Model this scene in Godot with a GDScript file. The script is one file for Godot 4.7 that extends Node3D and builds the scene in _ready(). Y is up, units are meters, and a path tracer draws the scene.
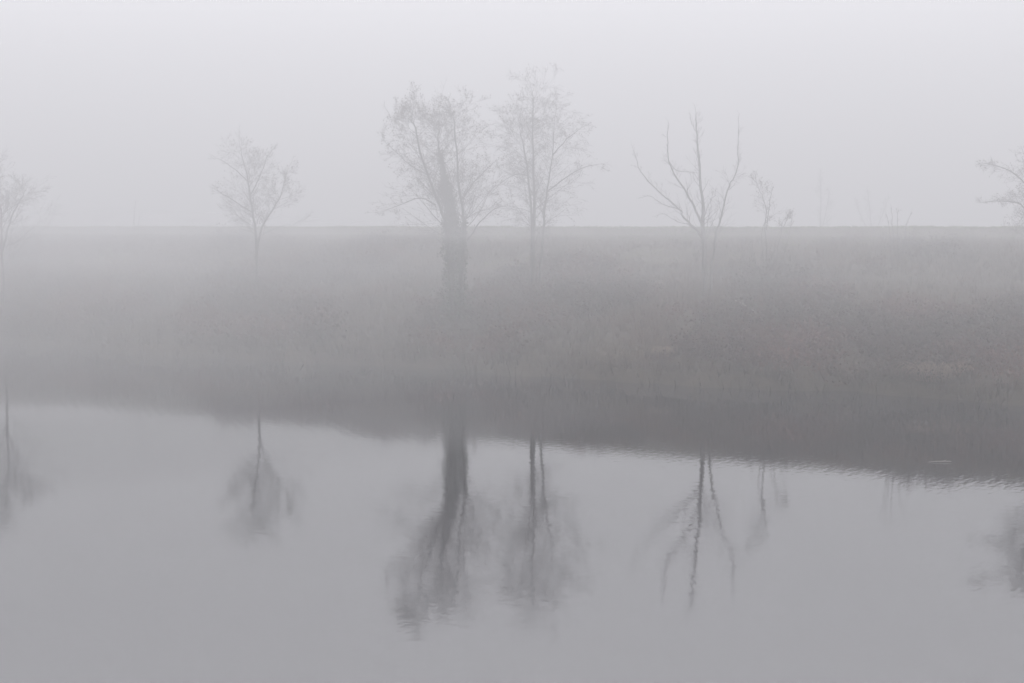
extends Node3D
# A foggy morning on a river: a grassy dike on the far bank with bare trees, mirrored in still water.

const EYE := 6.0            # height of the lens above the water, metres
const FOCAL := 1422.0       # focal length in pixels
const HORIZON := 226.0      # image row of eye level
const CREST := 67.6         # distance from the camera to the crest line, measured square to the bank
const SHORE := 49.5         # the same to the water's edge
var bank_dir := Vector2(0.868, 0.496)     # along the bank (x, z): to the right and nearer
var bank_in := Vector2(0.496, -0.868)     # inland
var rng := RandomNumberGenerator.new()
var rough_noise := FastNoiseLite.new()
var M := {}


func _ready() -> void:
	rng.seed = 20417
	rough_noise.seed = 5; rough_noise.frequency = 0.09; rough_noise.fractal_octaves = 3
	# ---------- camera
	var cam := Camera3D.new(); cam.name = "camera"
	cam.fov = rad_to_deg(2.0 * atan(341.5 / FOCAL)); cam.near = 0.1; cam.far = 4000.0
	cam.position = Vector3(0, EYE, 0); cam.rotation.x = -pitch()
	add_child(cam); cam.current = true
	# ---------- sky, air, exposure
	var sm := ProceduralSkyMaterial.new()
	sm.sky_top_color = Color(0.922, 0.921, 0.934); sm.sky_horizon_color = Color(0.903, 0.902, 0.915); sm.sky_curve = 0.3
	sm.ground_bottom_color = Color(0.25, 0.25, 0.25); sm.ground_horizon_color = Color(0.4, 0.4, 0.41)
	sm.sky_energy_multiplier = 2.4
	var sky := Sky.new(); sky.sky_material = sm
	var env := Environment.new()
	env.background_mode = Environment.BG_SKY; env.sky = sky
	env.tonemap_mode = Environment.TONE_MAPPER_LINEAR; env.tonemap_exposure = 1.82
	env.fog_enabled = true; env.fog_density = 0.0024; env.fog_light_color = Color(0.988, 0.988, 1.0)
	env.volumetric_fog_enabled = true; env.volumetric_fog_density = 0.0
	env.sdfgi_enabled = true; env.ssao_enabled = true; env.ssil_enabled = true
	var we := WorldEnvironment.new(); we.name = "environment"; we.environment = env; add_child(we)
	var sun := DirectionalLight3D.new(); sun.name = "sun"
	sun.light_energy = 0.3; sun.light_angular_distance = 30.0; sun.light_color = Color(1.0, 0.98, 0.96); sun.shadow_enabled = true
	sun.rotation_degrees = Vector3(-55, -40, 0); add_child(sun)
	# the lifted fog thickens upwards: its underside hangs over the water, the denser part starts just below eye level
	fog_bank("fog_layer", Vector3(0, 29.9, -300), Vector3(1300, 52.2, 1000), 0.0092)
	fog_bank("fog_layer_001", Vector3(0, 30.78, -300), Vector3(1302, 50.44, 1002), 0.0088)
	# a thicker drift of it lies over the farther end of the bank
	fog_bank("fog_drift", Vector3(-72, 0.5, -104), Vector3(200, 15, 150), 0.018, RenderingServer.FOG_VOLUME_SHAPE_ELLIPSOID)

	materials()
	setting()
	vegetation()
	trees()
	small_things()


func pitch() -> float:
	return atan((341.5 - HORIZON) / FOCAL)


# the point that a pixel shows, on the upright plane at this depth in front of the camera
func at_pixel(px: float, py: float, depth: float) -> Vector3:
	var d := Vector3((px - 512.0) / FOCAL, -(py - 341.5) / FOCAL, -1.0).rotated(Vector3.RIGHT, -pitch())
	return Vector3(0, EYE, 0) + d * (depth / -d.z)


# where a pixel's ray meets the far bank
func on_ground(px: float, py: float) -> Vector3:
	var d := 40.0
	while d < 140.0:
		var p := at_pixel(px, py, d)
		if p.y <= ground(p.x, p.z): return p
		d += 0.1
	return at_pixel(px, py, 70.0)


func inland(x: float, z: float) -> float:
	return x * bank_in.x + z * bank_in.y


func along(x: float, z: float) -> float:
	return x * bank_dir.x + z * bank_dir.y


func from_bank(s: float, t: float) -> Vector3:
	var p := bank_dir * s + bank_in * t
	return Vector3(p.x, ground(p.x, p.y), p.y)


func ground(x: float, z: float) -> float:
	var t := inland(x, z); var s := along(x, z)
	var edge := SHORE + 1.5 * rough_noise.get_noise_2d(s * 1.0, 40.0) + 0.6 * rough_noise.get_noise_2d(s * 4.0, 90.0)
	if t < -2.0 + 10.0:                                          # the bank the photographer stands on
		return lerpf(4.35, -0.6, clampf((t - 1.0) / 7.0, 0.0, 1.0))
	if t < edge:
		return maxf(-1.6, -0.25 - (edge - t) * 0.5)
	var u := (t - edge) / (CREST - edge)
	var y := 0.0
	if u <= 1.0:
		y = lerpf(0.35, 5.9, u) + 0.25 * sin(PI * u)
		y = lerpf(-0.25, y, smoothstep(0.0, 0.45, t - edge))
	else:
		y = 5.9 - maxf(0.0, t - CREST - 4.0) * 0.33
		y = maxf(y, 2.2)
	var lump := 0.22 * rough_noise.get_noise_2d(x * 1.6, z * 1.6) + 0.1 * rough_noise.get_noise_2d(x * 6.0, z * 6.0)
	return y + lump * smoothstep(0.0, 2.0, t - edge) * (1.0 - 0.85 * smoothstep(0.75, 1.0, u))


# ---------------------------------------------------------------- helpers
func fog_bank(called: String, at: Vector3, size: Vector3, density: float, shape := RenderingServer.FOG_VOLUME_SHAPE_BOX) -> void:
	var f := FogVolume.new(); f.name = called; f.shape = shape
	f.position = at; f.size = size
	var fm := FogMaterial.new(); fm.albedo = Color(0.963, 0.962, 0.972); fm.density = density; f.material = fm
	add_child(f); f.set_meta("kind", "stuff"); f.set_meta("label", "pale grey fog hanging over the river and the dike"); f.set_meta("category", "fog")


func mat(srgb_linear: Color, rough := 0.9, vertex := false) -> StandardMaterial3D:
	var m := StandardMaterial3D.new()
	m.albedo_color = srgb_linear.linear_to_srgb(); m.roughness = rough; m.metallic_specular = 0.3
	m.vertex_color_use_as_albedo = vertex; m.cull_mode = BaseMaterial3D.CULL_DISABLED
	return m


func noise_image(size: int, freq: float, octaves: int, seed_: int) -> Image:
	var n := FastNoiseLite.new(); n.seed = seed_; n.frequency = freq; n.fractal_octaves = octaves
	return n.get_seamless_image(size, size)


func ramp_texture(img: Image, stops: Array) -> ImageTexture:
	var g := Gradient.new()
	var o := PackedFloat32Array(); var c := PackedColorArray()
	for st in stops: o.append(st[0]); c.append(Color(st[1], st[2], st[3]).linear_to_srgb())
	g.offsets = o; g.colors = c
	var res := Image.create(img.get_width(), img.get_height(), false, Image.FORMAT_RGB8)
	for y in img.get_height():
		for x in img.get_width(): res.set_pixel(x, y, g.sample(img.get_pixel(x, y).r))
	return ImageTexture.create_from_image(res)


# the slopes of small crossing ripples, periodic over one tile of about 7 m
func ripples() -> ImageTexture:
	var size := 512; var waves: Array = []
	for i in 26:
		var w := rng.randf() * TAU; var n := rng.randf_range(14.0, 60.0)
		var k := Vector2(roundf(n * cos(w)), roundf(n * sin(w)))
		waves.append([k * TAU / size, rng.randf() * TAU, k.normalized() * 0.16])
	var img := Image.create(size, size, false, Image.FORMAT_RGB8)
	for y in size:
		for x in size:
			var sl := Vector2.ZERO
			for q in waves: sl += q[2] * cos(q[0].x * x + q[0].y * y + q[1])
			var nn := Vector3(sl.x, sl.y, 1.0).normalized()
			img.set_pixel(x, y, Color(0.5 + 0.5 * nn.x, 0.5 + 0.5 * nn.y, 0.5 + 0.5 * nn.z))
	return ImageTexture.create_from_image(img)


func materials() -> void:
	var soil := mat(Color(1, 1, 1), 0.95)
	soil.albedo_texture = ramp_texture(noise_image(512, 0.02, 5, 3), [[0.0, 0.026, 0.022, 0.018], [0.4, 0.036, 0.03, 0.024], [0.62, 0.045, 0.037, 0.029], [1.0, 0.058, 0.047, 0.036]])
	soil.uv1_triplanar = true; soil.uv1_world_triplanar = true; soil.uv1_scale = Vector3(0.21, 0.21, 0.21)
	M.soil = soil
	var water := mat(Color(0.014, 0.014, 0.016), 0.042)
	water.metallic_specular = 0.9
	water.normal_enabled = true; water.normal_texture = ripples(); water.normal_scale = 0.0062
	water.uv1_triplanar = true; water.uv1_world_triplanar = true; water.uv1_scale = Vector3(0.14, 0.14, 0.14)
	M.water = water
	M.grass = mat(Color(1, 1, 1), 0.85, true)
	M.grass.backlight_enabled = true; M.grass.backlight = Color(0.25, 0.25, 0.2)
	M.bark = mat(Color(0.055, 0.05, 0.046)); M.bark.cull_mode = BaseMaterial3D.CULL_BACK
	M.bark.albedo_texture = ramp_texture(noise_image(256, 0.03, 4, 8), [[0.0, 0.5, 0.48, 0.45], [0.5, 0.8, 0.8, 0.78], [1.0, 1.0, 1.0, 0.98]])
	M.bark.uv1_triplanar = true; M.bark.uv1_world_triplanar = true; M.bark.uv1_scale = Vector3(1.5, 0.5, 1.5)
	M.dead_bark = mat(Color(0.075, 0.07, 0.066))
	M.twig = mat(Color(0.05, 0.043, 0.04)); M.twig.cull_mode = BaseMaterial3D.CULL_BACK
	M.leaf = mat(Color(0.07, 0.05, 0.032), 0.8)
	M.ivy = mat(Color(0.026, 0.034, 0.02), 0.7)
	M.straw = mat(Color(0.165, 0.115, 0.088), 0.85)
	M.pale_wood = mat(Color(0.2, 0.19, 0.175), 0.8)


func commit(st: SurfaceTool, called: String, m: Material, parent: Node = self) -> MeshInstance3D:
	st.generate_normals()
	var o := MeshInstance3D.new(); o.name = called; o.mesh = st.commit(); o.material_override = m
	parent.add_child(o, true)
	return o


func tag(o: Node, label: String, category: String, group := "", kind := "") -> void:
	if label: o.set_meta("label", label)
	if category: o.set_meta("category", category)
	if group: o.set_meta("group", group)
	if kind: o.set_meta("kind", kind)


func tool() -> SurfaceTool:
	var st := SurfaceTool.new(); st.begin(Mesh.PRIMITIVE_TRIANGLES); st.set_smooth_group(0)
	return st


# a tapered tube through the points, closed at its tip
func tube(st: SurfaceTool, pts: Array, radii: Array, sides: int) -> void:
	var rings: Array = []
	for i in pts.size():
		var a: Vector3 = pts[maxi(i - 1, 0)]; var b: Vector3 = pts[mini(i + 1, pts.size() - 1)]
		var d := (b - a).normalized()
		var u := d.cross(Vector3.FORWARD if absf(d.z) < 0.9 else Vector3.RIGHT).normalized(); var v := d.cross(u)
		var ring: Array = []
		for k in sides:
			var w := TAU * k / sides
			ring.append(pts[i] + (u * cos(w) + v * sin(w)) * radii[i])
		rings.append(ring)
	for i in pts.size() - 1:
		for k in sides:
			var k2 := (k + 1) % sides
			for p in [rings[i][k], rings[i + 1][k], rings[i][k2], rings[i][k2], rings[i + 1][k], rings[i + 1][k2]]: st.add_vertex(p)


func leaf_quad(st: SurfaceTool, p: Vector3, size: float) -> void:
	var d := Vector3(rng.randfn(), rng.randfn(), rng.randfn()).normalized()
	var e := d.cross(Vector3(rng.randfn(), rng.randfn(), rng.randfn())).normalized() * size * 0.4
	d *= size
	for q in [p, p + d * 0.5 + e, p + d, p, p + d, p + d * 0.5 - e]: st.add_vertex(q)


# ---------------------------------------------------------------- setting
func sheet(rows: Array, m: Material, called: String) -> MeshInstance3D:
	var st := tool()
	for i in rows.size() - 1:
		for j in rows[i].size() - 1:
			var a: Vector3 = rows[i][j]; var b: Vector3 = rows[i][j + 1]; var c: Vector3 = rows[i + 1][j]; var d: Vector3 = rows[i + 1][j + 1]
			for p in [a, c, b, b, c, d]: st.add_vertex(p)
	st.index()
	var o := commit(st, called, m); o.set_meta("kind", "structure")
	return o


func setting() -> void:
	var t_far: Array = []
	var t := SHORE - 3.0
	while t < 82.0: t_far.append(t); t += 0.35 if t < 72.0 else 1.5
	for q in [90.0, 110.0, 150.0, 220.0, 350.0, 600.0]: t_far.append(q)
	var s_far: Array = [-500.0, -350.0, -250.0, -180.0, -140.0, -115.0]
	var s := -100.0
	while s < 20.0: s_far.append(s); s += 0.5
	for q in [24.0, 30.0, 40.0, 60.0, 100.0, 180.0, 300.0]: s_far.append(q)
	var rows: Array = []
	for q in t_far:
		var row: Array = []
		for k in s_far: row.append(from_bank(k, q))
		rows.append(row)
	sheet(rows, M.soil, "far_bank_ground")
	rows = []
	for q in [-120.0, -60.0, -25.0, -8.0, -3.0, 0.0, 1.0, 2.0, 3.0, 4.5, 6.0, 7.9]:
		var row: Array = []
		for k in [-400.0, -200.0, -100.0, -50.0, -20.0, -10.0, -5.0, 0.0, 5.0, 10.0, 20.0, 50.0, 100.0, 300.0]: row.append(from_bank(k, q))
		rows.append(row)
	sheet(rows, M.soil, "near_bank_ground")
	# the river: a surface with long, very low waves; finer ripples are the material's
	var wave := FastNoiseLite.new(); wave.seed = 77; wave.frequency = 0.16; wave.fractal_octaves = 2
	rows = []
	var tt := 5.0
	while tt < 53.0:
		var row: Array = []
		for k in s_far:
			var p: Vector2 = bank_dir * float(k) + bank_in * tt
			row.append(Vector3(p.x, 0.0015 * wave.get_noise_2d(p.x, p.y) if k > -101 and k < 21 else 0.0, p.y))
		rows.append(row)
		tt += 0.5
	sheet(rows, M.water, "river_water")


# ---------------------------------------------------------------- grass, brambles and sedge
func tuft_mesh(blades: int, height: float, spread: float, width: float, droop: float) -> ArrayMesh:
	var st := tool()
	for b in blades:
		var w := rng.randf() * TAU; var lean := Vector3(cos(w), 0, sin(w))
		var h := height * rng.randf_range(0.55, 1.0); var base := lean * rng.randf() * spread * 0.4
		var out := spread * rng.randf_range(0.4, 1.0); var e := Vector3(-lean.z, 0, lean.x) * width * 0.5
		var mid := base + lean * out * 0.35 + Vector3.UP * h * 0.7; var tip := base + lean * out + Vector3.UP * h * (1.0 - droop * rng.randf())
		for p in [base - e, mid - e * 0.7, base + e, base + e, mid - e * 0.7, mid + e * 0.7, mid - e * 0.7, tip, mid + e * 0.7]: st.add_vertex(p)
	st.generate_normals()
	return st.commit()


func bramble_mesh() -> ArrayMesh:
	var st := tool()
	for c in 7:
		var w := rng.randf() * TAU; var lean := Vector3(cos(w), 0, sin(w)); var r := rng.randf_range(0.4, 0.9); var h := rng.randf_range(0.35, 0.75)
		var pts: Array = []; var radii: Array = []
		for i in 5:
			var f := i / 4.0
			pts.append(lean * r * f + Vector3.UP * h * sin(PI * minf(0.85 * f + 0.05, 1.0)) + Vector3(rng.randfn(), 0, rng.randfn()) * 0.03); radii.append(0.008 * (1.2 - f))
		tube(st, pts, radii, 3)
		for k in 9: leaf_quad(st, (pts[1 + k % 4] as Vector3) + Vector3(rng.randfn(), rng.randfn(), rng.randfn()) * 0.06, rng.randf_range(0.06, 0.11))
	st.generate_normals()
	return st.commit()


func scatter(called: String, meshes: Array, spots: Array, m: Material, label: String, category: String) -> void:
	# spots: [position, scale, colour]; one object per plant mesh variant, all of them one cover
	var holder := Node3D.new(); holder.name = called; add_child(holder); tag(holder, label, category, "", "stuff")
	for v in meshes.size():
		var mine: Array = []
		for i in range(v, spots.size(), meshes.size()): mine.append(spots[i])
		var mm := MultiMesh.new(); mm.transform_format = MultiMesh.TRANSFORM_3D; mm.use_colors = true; mm.mesh = meshes[v]; mm.instance_count = mine.size()
		for i in mine.size():
			var sc: float = mine[i][1]
			mm.set_instance_transform(i, Transform3D(Basis(Vector3.UP, rng.randf() * TAU).scaled(Vector3(sc, sc * rng.randf_range(0.75, 1.2), sc)), mine[i][0]))
			mm.set_instance_color(i, mine[i][2])
		var o := MultiMeshInstance3D.new(); o.name = "tuft"; o.multimesh = mm; o.material_override = m; o.set_meta("kind", "stuff")
		holder.add_child(o, true)


func vegetation() -> void:
	var patch := FastNoiseLite.new(); patch.seed = 31; patch.frequency = 0.11; patch.fractal_octaves = 3
	var long_grass: Array = []; var crest_grass: Array = []; var brambles: Array = []; var sedge: Array = []
	var hue := FastNoiseLite.new(); hue.seed = 12; hue.frequency = 0.16; hue.fractal_octaves = 4
	for i in 70000:
		var s := rng.randf_range(-92.0, 10.0); var t := rng.randf_range(SHORE + 0.3, CREST + 3.5)
		var p := from_bank(s, t)
		if p.y < 0.12: continue
		var u := (t - SHORE) / (CREST - SHORE); var n := patch.get_noise_2d(p.x, p.z); var rust := smoothstep(-0.15, 0.4, hue.get_noise_2d(s, t * 1.8)); var pale := smoothstep(0.1, 0.45, hue.get_noise_2d(s + 300.0, t * 1.8))
		if u > 0.88 + 0.16 * n or (u > 0.6 and n > 0.35):
			var c := Color(0.072, 0.105, 0.034).lerp(Color(0.11, 0.118, 0.05), clampf(0.4 + n + rng.randfn() * 0.2, 0, 1))
			crest_grass.append([p - Vector3(0, 0.02, 0), rng.randf_range(0.5, 0.9) * (0.9 + 0.9 * maxf(0.0, hue.get_noise_2d(s * 2.0, 500.0 + t))), c])
		elif n < 0.22 - 0.6 * u and u > 0.04:
			if rng.randf() < 0.2:
				var c := Color(0.048, 0.03, 0.026).lerp(Color(0.026, 0.022, 0.017), rng.randf())
				c = c.lerp(Color(0.085, 0.04, 0.034), rust * 0.7)
				brambles.append([p - Vector3(0, 0.03, 0), rng.randf_range(0.7, 1.3) * (1.0 + 0.7 * maxf(0.0, 0.35 - u) * (1.0 + 2.5 * patch.get_noise_2d(s * 2.0, 7.0))), c])
		else:
			var c := Color(0.034, 0.027, 0.02).lerp(Color(0.054, 0.041, 0.031), clampf(0.35 + n * 1.2 + rng.randfn() * 0.25, 0, 1))
			c = c.lerp(Color(0.085, 0.048, 0.038), rust * 0.6).lerp(Color(0.10, 0.08, 0.058), pale * 0.6)
			long_grass.append([p - Vector3(0, 0.03, 0), rng.randf_range(0.6, 1.25) * (1.0 - 0.45 * u), c])
	for i in 5200:
		var s := rng.randf_range(-92.0, 10.0); var t := SHORE + rng.randf_range(-1.6, 2.0)
		var p := from_bank(s, t)
		if p.y < -0.2 or p.y > 0.6: continue
		p.y = maxf(p.y, 0.0) - 0.03
		sedge.append([p, rng.randf_range(0.6, 1.3) * (1.0 + 1.4 * maxf(0.0, patch.get_noise_2d(s * 3.0, 55.0))), Color(0.026, 0.021, 0.017).lerp(Color(0.045, 0.036, 0.027), rng.randf())])
	scatter("long_grass", [tuft_mesh(13, 0.55, 0.4, 0.012, 0.6), tuft_mesh(11, 0.65, 0.5, 0.012, 0.8), tuft_mesh(14, 0.42, 0.35, 0.012, 0.5)], long_grass, M.grass, "tangled brown and olive long grass covering the dike slope", "grass")
	scatter("short_grass", [tuft_mesh(14, 0.2, 0.2, 0.01, 0.5), tuft_mesh(12, 0.16, 0.22, 0.01, 0.4)], crest_grass, M.grass, "short greenish grass along the crest of the dike", "grass")
	scatter("bramble_scrub", [bramble_mesh(), bramble_mesh(), bramble_mesh()], brambles, M.grass, "reddish brown bramble scrub in patches on the dike slope", "brambles")
	scatter("shore_sedge", [tuft_mesh(15, 0.6, 0.7, 0.014, 1.1), tuft_mesh(12, 0.45, 0.6, 0.014, 1.3)], sedge, M.grass, "dark drooping sedge fringe along the water's edge", "sedge")


# ---------------------------------------------------------------- trees
# One twig or branch that divides again and again. Wood thicker than a finger goes into `wood`, the rest into `fine`.
func grow(fine: SurfaceTool, leaves: SurfaceTool, p: Vector3, dir: Vector3, length: float, radius: float, level: int, opt: Dictionary) -> void:
	var n := 4 if level > 1 else 3
	var pts: Array = [p]; var radii: Array = [radius]
	var d := dir.normalized()
	for i in n:
		d = (d + Vector3(rng.randfn(), rng.randfn(), rng.randfn()) * opt.wobble + Vector3.UP * opt.rise).normalized()
		pts.append((pts[-1] as Vector3) + d * length / n)
		radii.append(maxf(radius * (1.0 - 0.75 * (i + 1) / n), 0.003))
	tube(fine, pts, radii, 5 if level >= 3 else 3)
	if level <= 0:
		for k in opt.leaves:
			if rng.randf() < opt.leaf_chance: leaf_quad(leaves, (pts[1 + rng.randi() % n] as Vector3) + Vector3(rng.randfn(), rng.randfn(), rng.randfn()) * 0.02, rng.randf_range(0.5, 1.2) * opt.leaf_size)
		return
	var kids: int = opt.kids[level]
	for k in kids:
		var f := (k + rng.randf_range(0.3, 1.0)) / kids
		var at := clampf(f * n, 0.4, n - 0.01); var i := int(at)
		var q: Vector3 = (pts[i] as Vector3).lerp(pts[i + 1], at - i)
		var way := ((pts[i + 1] as Vector3) - (pts[i] as Vector3)).normalized()
		var side := way.cross(Vector3(rng.randfn(), rng.randfn(), rng.randfn())).normalized()
		var a: float = opt.spread * rng.randf_range(0.7, 1.25)
		grow(fine, leaves, q, way * cos(a) + side * sin(a), length * rng.randf_range(0.42, 0.7) * (1.15 - 0.4 * f), lerpf(radii[i], radii[i + 1], at - i) * 0.6, level - 1, opt)


# stems: [[start radius, end radius, [px, py], [px, py], ...], ...] read off the photograph at the tree's own distance
func tree(called: String, label: String, root_px: float, depth: float, stems: Array, opt: Dictionary, group := "trees on the dike slope") -> Node3D:
	var foot := at_pixel(root_px, 300.0, depth); foot.y = ground(foot.x, foot.z) - 0.15
	var node := Node3D.new(); node.name = called; add_child(node); node.position = foot
	tag(node, label, opt.get("category", "tree"), group)
	var fine := tool(); var leaves := tool(); var has_leaves: bool = opt.leaf_chance > 0.0
	var ivy := tool(); var has_ivy := false
	for sd in stems:
		var pts: Array = []; var radii: Array = []
		var lean := rng.randf_range(-0.13, 0.13); var wob := 0.0
		var n: int = sd.size() - 2
		for i in n:
			var v: Vector2 = sd[i + 2]
			wob += rng.randfn() * 0.12
			var q := at_pixel(v.x, v.y, depth) - foot
			if i == 0 and v.y > 250.0: q = Vector3(q.x, 0.0, 0.0); wob = 0.0
			else: q = at_pixel(v.x, v.y, depth + lean * maxf(q.y, 0.0) * 2.0 + wob) - foot
			pts.append(q); radii.append(lerpf(sd[0], sd[1], pow(float(i) / (n - 1), 0.8)))
		# smooth the polyline
		var fp: Array = []; var fr: Array = []
		for i in n - 1:
			for k in 4:
				var f := k / 4.0
				fp.append((pts[i] as Vector3).cubic_interpolate(pts[i + 1], pts[maxi(i - 1, 0)], pts[mini(i + 2, n - 1)], f) + Vector3(rng.randfn(), 0, rng.randfn()) * 0.02); fr.append(lerpf(radii[i], radii[i + 1], f))
		fp.append(pts[-1]); fr.append(radii[-1])
		var st := tool(); tube(st, fp, fr, 8)
		commit(st, "trunk" if sd[0] > 0.05 else "limb", opt.bark, node)
		# side branches along the stem
		var run := 0.0
		for i in fp.size() - 1: run += (fp[i + 1] as Vector3).distance_to(fp[i])
		var count := int(opt.branches * run) + 1
		var part := clampf(run / 6.0, 0.35, 1.0); var deep: int = opt.levels if run > 3.0 else opt.levels - 1
		for k in count:
			var f := lerpf(opt.bare, 1.0, (k + rng.randf()) / count)
			var at := clampf(f * (fp.size() - 1), 0.0, fp.size() - 1.01); var i := int(at)
			var q: Vector3 = (fp[i] as Vector3).lerp(fp[i + 1], at - i)
			if q.y < opt.low: continue
			var way := ((fp[i + 1] as Vector3) - (fp[i] as Vector3)).normalized()
			var w := rng.randf() * TAU
			var side := Vector3(cos(w), 0, sin(w))
			var a: float = opt.open * rng.randf_range(0.75, 1.2)
			var size: float = part * opt.reach * rng.randf_range(0.6, 1.1) * (1.0 - opt.taper * f)
			grow(fine, leaves, q, way * cos(a) + side * sin(a), size, clampf(fr[i] * 0.3, 0.006, 0.02), deep, opt)
		grow(fine, leaves, fp[-1], (fp[-1] as Vector3) - (fp[-3] as Vector3), opt.reach * 0.4 * part, minf(fr[-1], 0.012), deep - 1, opt)
		if opt.has("ivy") and sd[0] > 0.09:
			has_ivy = true
			var main: bool = sd[0] > 0.11
			var top := 7.4 if main else 4.4; var girth := 0.85 if main else 0.55
			for k in (15000 if main else 4000):
				var f := pow(rng.randf(), 1.15); var i := int(f * (fp.size() - 1.01))
				var q: Vector3 = (fp[i] as Vector3).lerp(fp[i + 1], rng.randf())
				if q.y > top * rng.randf_range(0.8, 1.05): continue
				var thick := lerpf(girth, 0.1, clampf(q.y / top, 0.0, 1.0)) * (0.85 + 1.1 * rough_noise.get_noise_2d(q.y * 9.0, 20.0 * sd[0] + 4.0 * signf(rng.randf() - 0.5)))
				var w := rng.randf() * TAU
				leaf_quad(ivy, q + Vector3(cos(w), 0, sin(w)) * thick * sqrt(rng.randf()) + Vector3.UP * rng.randfn() * 0.1, rng.randf_range(0.07, 0.13))
	var crown := commit(fine, "crown", M.twig, node)
	if has_leaves: commit(leaves, "leaves", M.leaf, crown)
	if has_ivy: commit(ivy, "ivy", M.ivy, node)
	return node


func v(x: float, y: float) -> Vector2:
	return Vector2(x, y)


func depth_of(px_per_eye: float) -> float:
	return EYE * FOCAL / px_per_eye


func trees() -> void:
	var alder := {"bark": M.bark, "wobble": 0.16, "rise": 0.02, "leaves": 3, "leaf_chance": 0.38, "leaf_size": 0.055, "kids": [0, 4, 4, 5], "spread": 0.62, "branches": 3.0, "bare": 0.16, "low": 1.7, "open": 0.9, "reach": 2.9, "taper": 0.62, "levels": 3}
	var ivied := alder.duplicate(); ivied.merge({"ivy": true}, true)
	tree("alder_tree", "bare many-stemmed tree with an ivy-clad trunk, its crown touching its slender neighbour", 455, depth_of(135), [
		[0.0936, 0.0165, v(452, 300), v(448, 240), v(439, 206), v(423, 160), v(415, 128), v(411, 119)],
		[0.115, 0.0165, v(454, 300), v(453, 235), v(447, 195), v(440, 157), v(438, 140), v(439, 127)],
		[0.101, 0.0165, v(460, 300), v(464, 235), v(463, 215), v(458, 177), v(455, 128), v(453, 118)],
		[0.036, 0.00825, v(468, 240), v(480, 222), v(495, 209), v(507, 206)],
		[0.03, 0.00825, v(436, 205), v(420, 198), v(400, 205), v(386, 210)],
		[0.03, 0.0066, v(462, 200), v(474, 182), v(488, 168), v(497, 160)],
		[0.027, 0.0066, v(428, 175), v(410, 165), v(394, 150), v(384, 140)],
	], ivied)
	var slender := alder.duplicate(); slender.merge({"reach": 2.4, "spread": 0.58, "branches": 3.0, "rise": -0.03, "taper": 0.4, "leaf_chance": 0.25}, true)
	tree("birch_tree", "tall slender bare tree with paired straight trunks and a long side limb", 534, depth_of(130), [
		[0.101, 0.0138, v(534, 300), v(534, 224), v(534, 180), v(533, 126), v(533, 95)],
		[0.072, 0.011, v(532, 300), v(531, 218), v(527, 165), v(522, 140), v(519, 126)],
		[0.072, 0.011, v(538, 300), v(544, 224), v(549, 180), v(553, 150), v(554, 124)],
		[0.036, 0.0066, v(547, 192), v(562, 180), v(582, 168), v(600, 164)],
		[0.03, 0.0066, v(528, 176), v(518, 174), v(505, 180), v(494, 190)],
		[0.027, 0.0066, v(553, 155), v(566, 140), v(576, 132), v(584, 126)],
	], slender)
	var bare := alder.duplicate(); bare.merge({"bark": M.dead_bark, "leaf_chance": 0.0, "kids": [0, 3, 3, 3], "branches": 3.2, "reach": 1.4, "levels": 2, "bare": 0.15, "low": 2.2, "open": 0.7, "rise": 0.08, "taper": 0.85}, true)
	tree("dead_tree", "leafless tree with a few long curved upswept limbs spread like a candelabra", 705, depth_of(140), [
		[0.108, 0.0165, v(705, 310), v(704, 240), v(703, 209), v(699, 166), v(697, 135), v(696, 116)],
		[0.0576, 0.0121, v(703, 226), v(694, 206), v(684, 189), v(672, 169), v(668, 156), v(668, 130)],
		[0.0648, 0.0099, v(704, 238), v(694, 228), v(683, 216), v(679, 209), v(658, 191), v(641, 172), v(635, 154)],
		[0.0612, 0.0121, v(710, 300), v(714, 250), v(719, 225), v(727, 191), v(735, 176), v(738, 161), v(739, 126)],
		[0.015, 0.0055, v(697, 132), v(692, 124), v(690, 114)],
		[0.018, 0.0055, v(679, 209), v(662, 204), v(650, 196), v(640, 198)],
		[0.015, 0.0044, v(728, 190), v(733, 186), v(736, 182)],
		[0.015, 0.0055, v(705, 240), v(709, 215), v(711, 200), v(712, 190)],
		[0.012, 0.0044, v(706, 240), v(716, 214), v(718, 202)],
		[0.012, 0.0044, v(690, 224), v(678, 222), v(664, 214), v(656, 216)],
		[0.018, 0.006, v(668, 160), v(676, 170), v(690, 172), v(697, 173)],
		[0.016, 0.005, v(703, 222), v(708, 206), v(714, 196), v(716, 188)],
	], bare)
	var spread := alder.duplicate(); spread.merge({"reach": 2.6, "branches": 3.2, "taper": 0.5, "bare": 0.2, "leaf_chance": 0.2}, true)
	tree("field_tree", "small round-crowned bare tree with one bent trunk, alone on the dike", 256, depth_of(119), [
		[0.085, 0.0165, v(257, 300), v(256, 235), v(253, 213), v(248, 182), v(241, 150)],
		[0.0648, 0.011, v(257, 250), v(262, 228), v(274, 207), v(281, 195), v(287, 172)],
		[0.036, 0.00825, v(253, 213), v(240, 205), v(226, 196), v(216, 190)],
		[0.03, 0.00825, v(248, 182), v(238, 172), v(224, 162), v(216, 158)],
		[0.03, 0.00825, v(250, 195), v(259, 178), v(266, 160), v(272, 150)],
	], spread)
	var wide := spread.duplicate(); wide.merge({"reach": 3.0, "leaf_chance": 0.2}, true)
	tree("hedge_tree", "hazy broad bare tree, the palest of the standing trees", 2, depth_of(114), [
		[0.08, 0.0165, v(3, 300), v(2, 235), v(0, 205), v(-3, 178)],
		[0.0648, 0.011, v(3, 250), v(9, 224), v(18, 204), v(26, 190)],
		[0.0648, 0.011, v(2, 250), v(-8, 226), v(-20, 205), v(-30, 185)],
	], wide)
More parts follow.
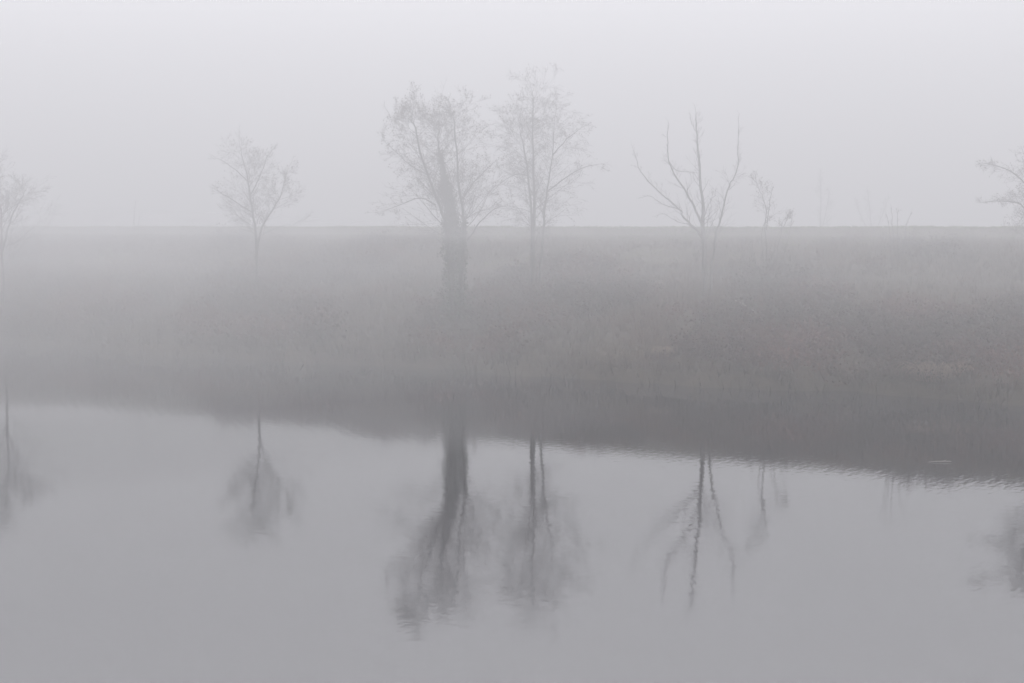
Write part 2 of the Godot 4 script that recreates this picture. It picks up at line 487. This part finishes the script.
	tree("hawthorn_tree", "dense twiggy tree reaching thin branches out over the near end of the bank", 1034, depth_of(149), [
		[0.115, 0.022, v(1034, 300), v(1035, 235), v(1036, 200), v(1034, 165)],
		[0.042, 0.0066, v(1034, 218), v(1020, 204), v(1000, 201), v(984, 202)],
		[0.036, 0.0066, v(1034, 195), v(1018, 176), v(1000, 167), v(984, 163)],
		[0.0648, 0.011, v(1035, 240), v(1050, 210), v(1062, 190), v(1070, 170)],
		[0.036, 0.00825, v(1035, 190), v(1028, 170), v(1023, 152)],
	], {"bark": M.bark, "wobble": 0.18, "rise": 0.02, "leaves": 3, "leaf_chance": 0.15, "leaf_size": 0.05, "kids": [0, 4, 5, 5], "spread": 0.85, "branches": 4.2, "bare": 0.15, "low": 1.4, "open": 1.0, "reach": 2.0, "taper": 0.4, "levels": 3})
	var shrub := {"category": "shrub", "bark": M.twig, "wobble": 0.12, "rise": 0.06, "leaves": 3, "leaf_chance": 0.3, "leaf_size": 0.05, "kids": [0, 4, 4], "spread": 0.75, "branches": 3.5, "bare": 0.3, "low": 2.0, "open": 0.8, "reach": 1.3, "taper": 0.6, "levels": 2}
	tree("sapling", "thin forked sapling beside the candelabra tree, small leafy shoots at its foot", 767, depth_of(136), [
		[0.03, 0.0066, v(767, 290), v(766, 230), v(766, 207), v(760, 191), v(756, 180)],
		[0.024, 0.0055, v(767, 230), v(769, 205), v(773, 188)],
		[0.018, 0.0055, v(769, 290), v(776, 240), v(786, 222), v(789, 214)],
		[0.018, 0.0055, v(764, 290), v(762, 240), v(764, 224), v(771, 217)],
		[0.018, 0.006, v(772, 290), v(780, 235), v(783, 220)],
		[0.018, 0.006, v(778, 290), v(788, 240), v(792, 219)],
	], shrub, "")
	var faint := shrub.duplicate(); faint.merge({"leaf_chance": 0.05, "branches": 1.6, "reach": 0.8}, true)
	tree("sapling_001", "faint single-stemmed sapling standing alone between two bare trees", 135, depth_of(99), [
		[0.024, 0.0055, v(135, 290), v(135, 230), v(134, 214), v(136, 202)],
		[0.012, 0.0044, v(135, 240), v(139, 220), v(142, 212)],
	], faint, "")
	tree("willow_shrub", "low fan of bare upright shoots just topping the dike crest", 897, depth_of(140), [
		[0.018, 0.0044, v(893, 290), v(890, 235), v(886, 214)],
		[0.018, 0.0044, v(897, 290), v(897, 230), v(898, 210)],
		[0.018, 0.0044, v(901, 290), v(905, 232), v(911, 212)],
		[0.018, 0.0044, v(895, 290), v(893, 232), v(891, 207)],
	], faint, "")


	var far := alder.duplicate(); far.merge({"leaf_chance": 0.2, "branches": 2.0, "reach": 1.8, "open": 0.5, "rise": 0.08, "low": 2.5, "bare": 0.2}, true)
	tree("field_tree_001", "ghostly upright tree barely showing through the fog beyond the dike crest", 820, 136.0, [
		[0.16, 0.03, v(820, 290), v(820, 240), v(821, 205), v(820, 176)],
		[0.08, 0.02, v(820, 236), v(826, 212), v(829, 192)],
	], far, "faint trees in the fog beyond the dike")
	tree("field_tree_002", "ghostly low spreading tree barely showing through the fog beyond the dike crest", 872, 146.0, [
		[0.16, 0.03, v(872, 290), v(872, 240), v(870, 212), v(868, 194)],
		[0.08, 0.02, v(872, 240), v(882, 216), v(888, 200)],
		[0.08, 0.02, v(872, 240), v(860, 214), v(856, 202)],
	], far, "faint trees in the fog beyond the dike")


# ---------------------------------------------------------------- tussocks, branches
func tussock(label: String, px: float, py: float, width: float, height: float) -> void:
	var c := on_ground(px, py)
	var st := tool()
	for b in 260:
		var w := rng.randf() * TAU; var lean := Vector3(cos(w), 0, sin(w) * 0.6)
		var base := lean * width * 0.3 * rng.randf() + Vector3(0, -0.05, 0)
		var h := height * rng.randf_range(0.6, 1.0); var r := width * 0.5 * rng.randf_range(0.4, 1.0)
		var pts: Array = [base, base + lean * r * 0.25 + Vector3.UP * h * 0.75, base + lean * r * 0.65 + Vector3.UP * h, base + lean * r + Vector3.UP * h * rng.randf_range(0.35, 0.8)]
		tube(st, pts, [0.006, 0.006, 0.005, 0.002], 3)
	var o := commit(st, "grass_tussock", M.straw); o.position = c
	tag(o, label, "tussock", "pale dead grass tussocks by the water")


func small_things() -> void:
	tussock("large straw-coloured tussock of dead grass arching over the waterline", 938, 380, 2.4, 0.75)
	tussock("small pale dead grass tussock on the slope below the sapling", 775, 360, 0.9, 0.5)
	tussock("small pale dead grass tussock low on the slope left of the candelabra tree", 662, 357, 0.8, 0.5)
	var st := tool()
	var a := on_ground(735, 312); var b := on_ground(768, 331)
	a.y = ground(a.x, a.z) + 0.45; b.y = ground(b.x, b.z) + 0.2
	var pts: Array = []; var radii: Array = []
	for i in 8:
		var f := i / 7.0
		pts.append(a.lerp(b, f) + Vector3(0, 0.12 * sin(PI * f) - (0.35 if i == 7 else 0.0), 0.03 * rng.randfn())); radii.append(lerpf(0.02, 0.04, f))
	tube(st, pts, radii, 6)
	tube(st, [pts[3], (pts[3] as Vector3) + Vector3(-0.3, 0.22, 0.1)], [0.016, 0.006], 4)
	tag(commit(st, "fallen_branch", M.pale_wood), "pale fallen branch lying aslant in the scrub below the candelabra tree", "branch")
	st = tool()
	var w := at_pixel(938, 464, EYE * FOCAL / 238.0); w.y = 0.012
	tube(st, [Vector3(-0.26, 0.0, 0.02), Vector3(-0.1, 0.012, 0.0), Vector3(0.15, 0.02, 0.02), Vector3(0.34, 0.015, 0.0)], [0.004, 0.009, 0.012, 0.008], 6)
	tube(st, [Vector3(0.12, 0.02, 0.01), Vector3(0.2, 0.06, 0.05)], [0.01, 0.004], 4)
	var stick := commit(st, "floating_stick", M.pale_wood); stick.position = w
	tag(stick, "small pale stick floating on the river near the dark bank's reflection", "stick")
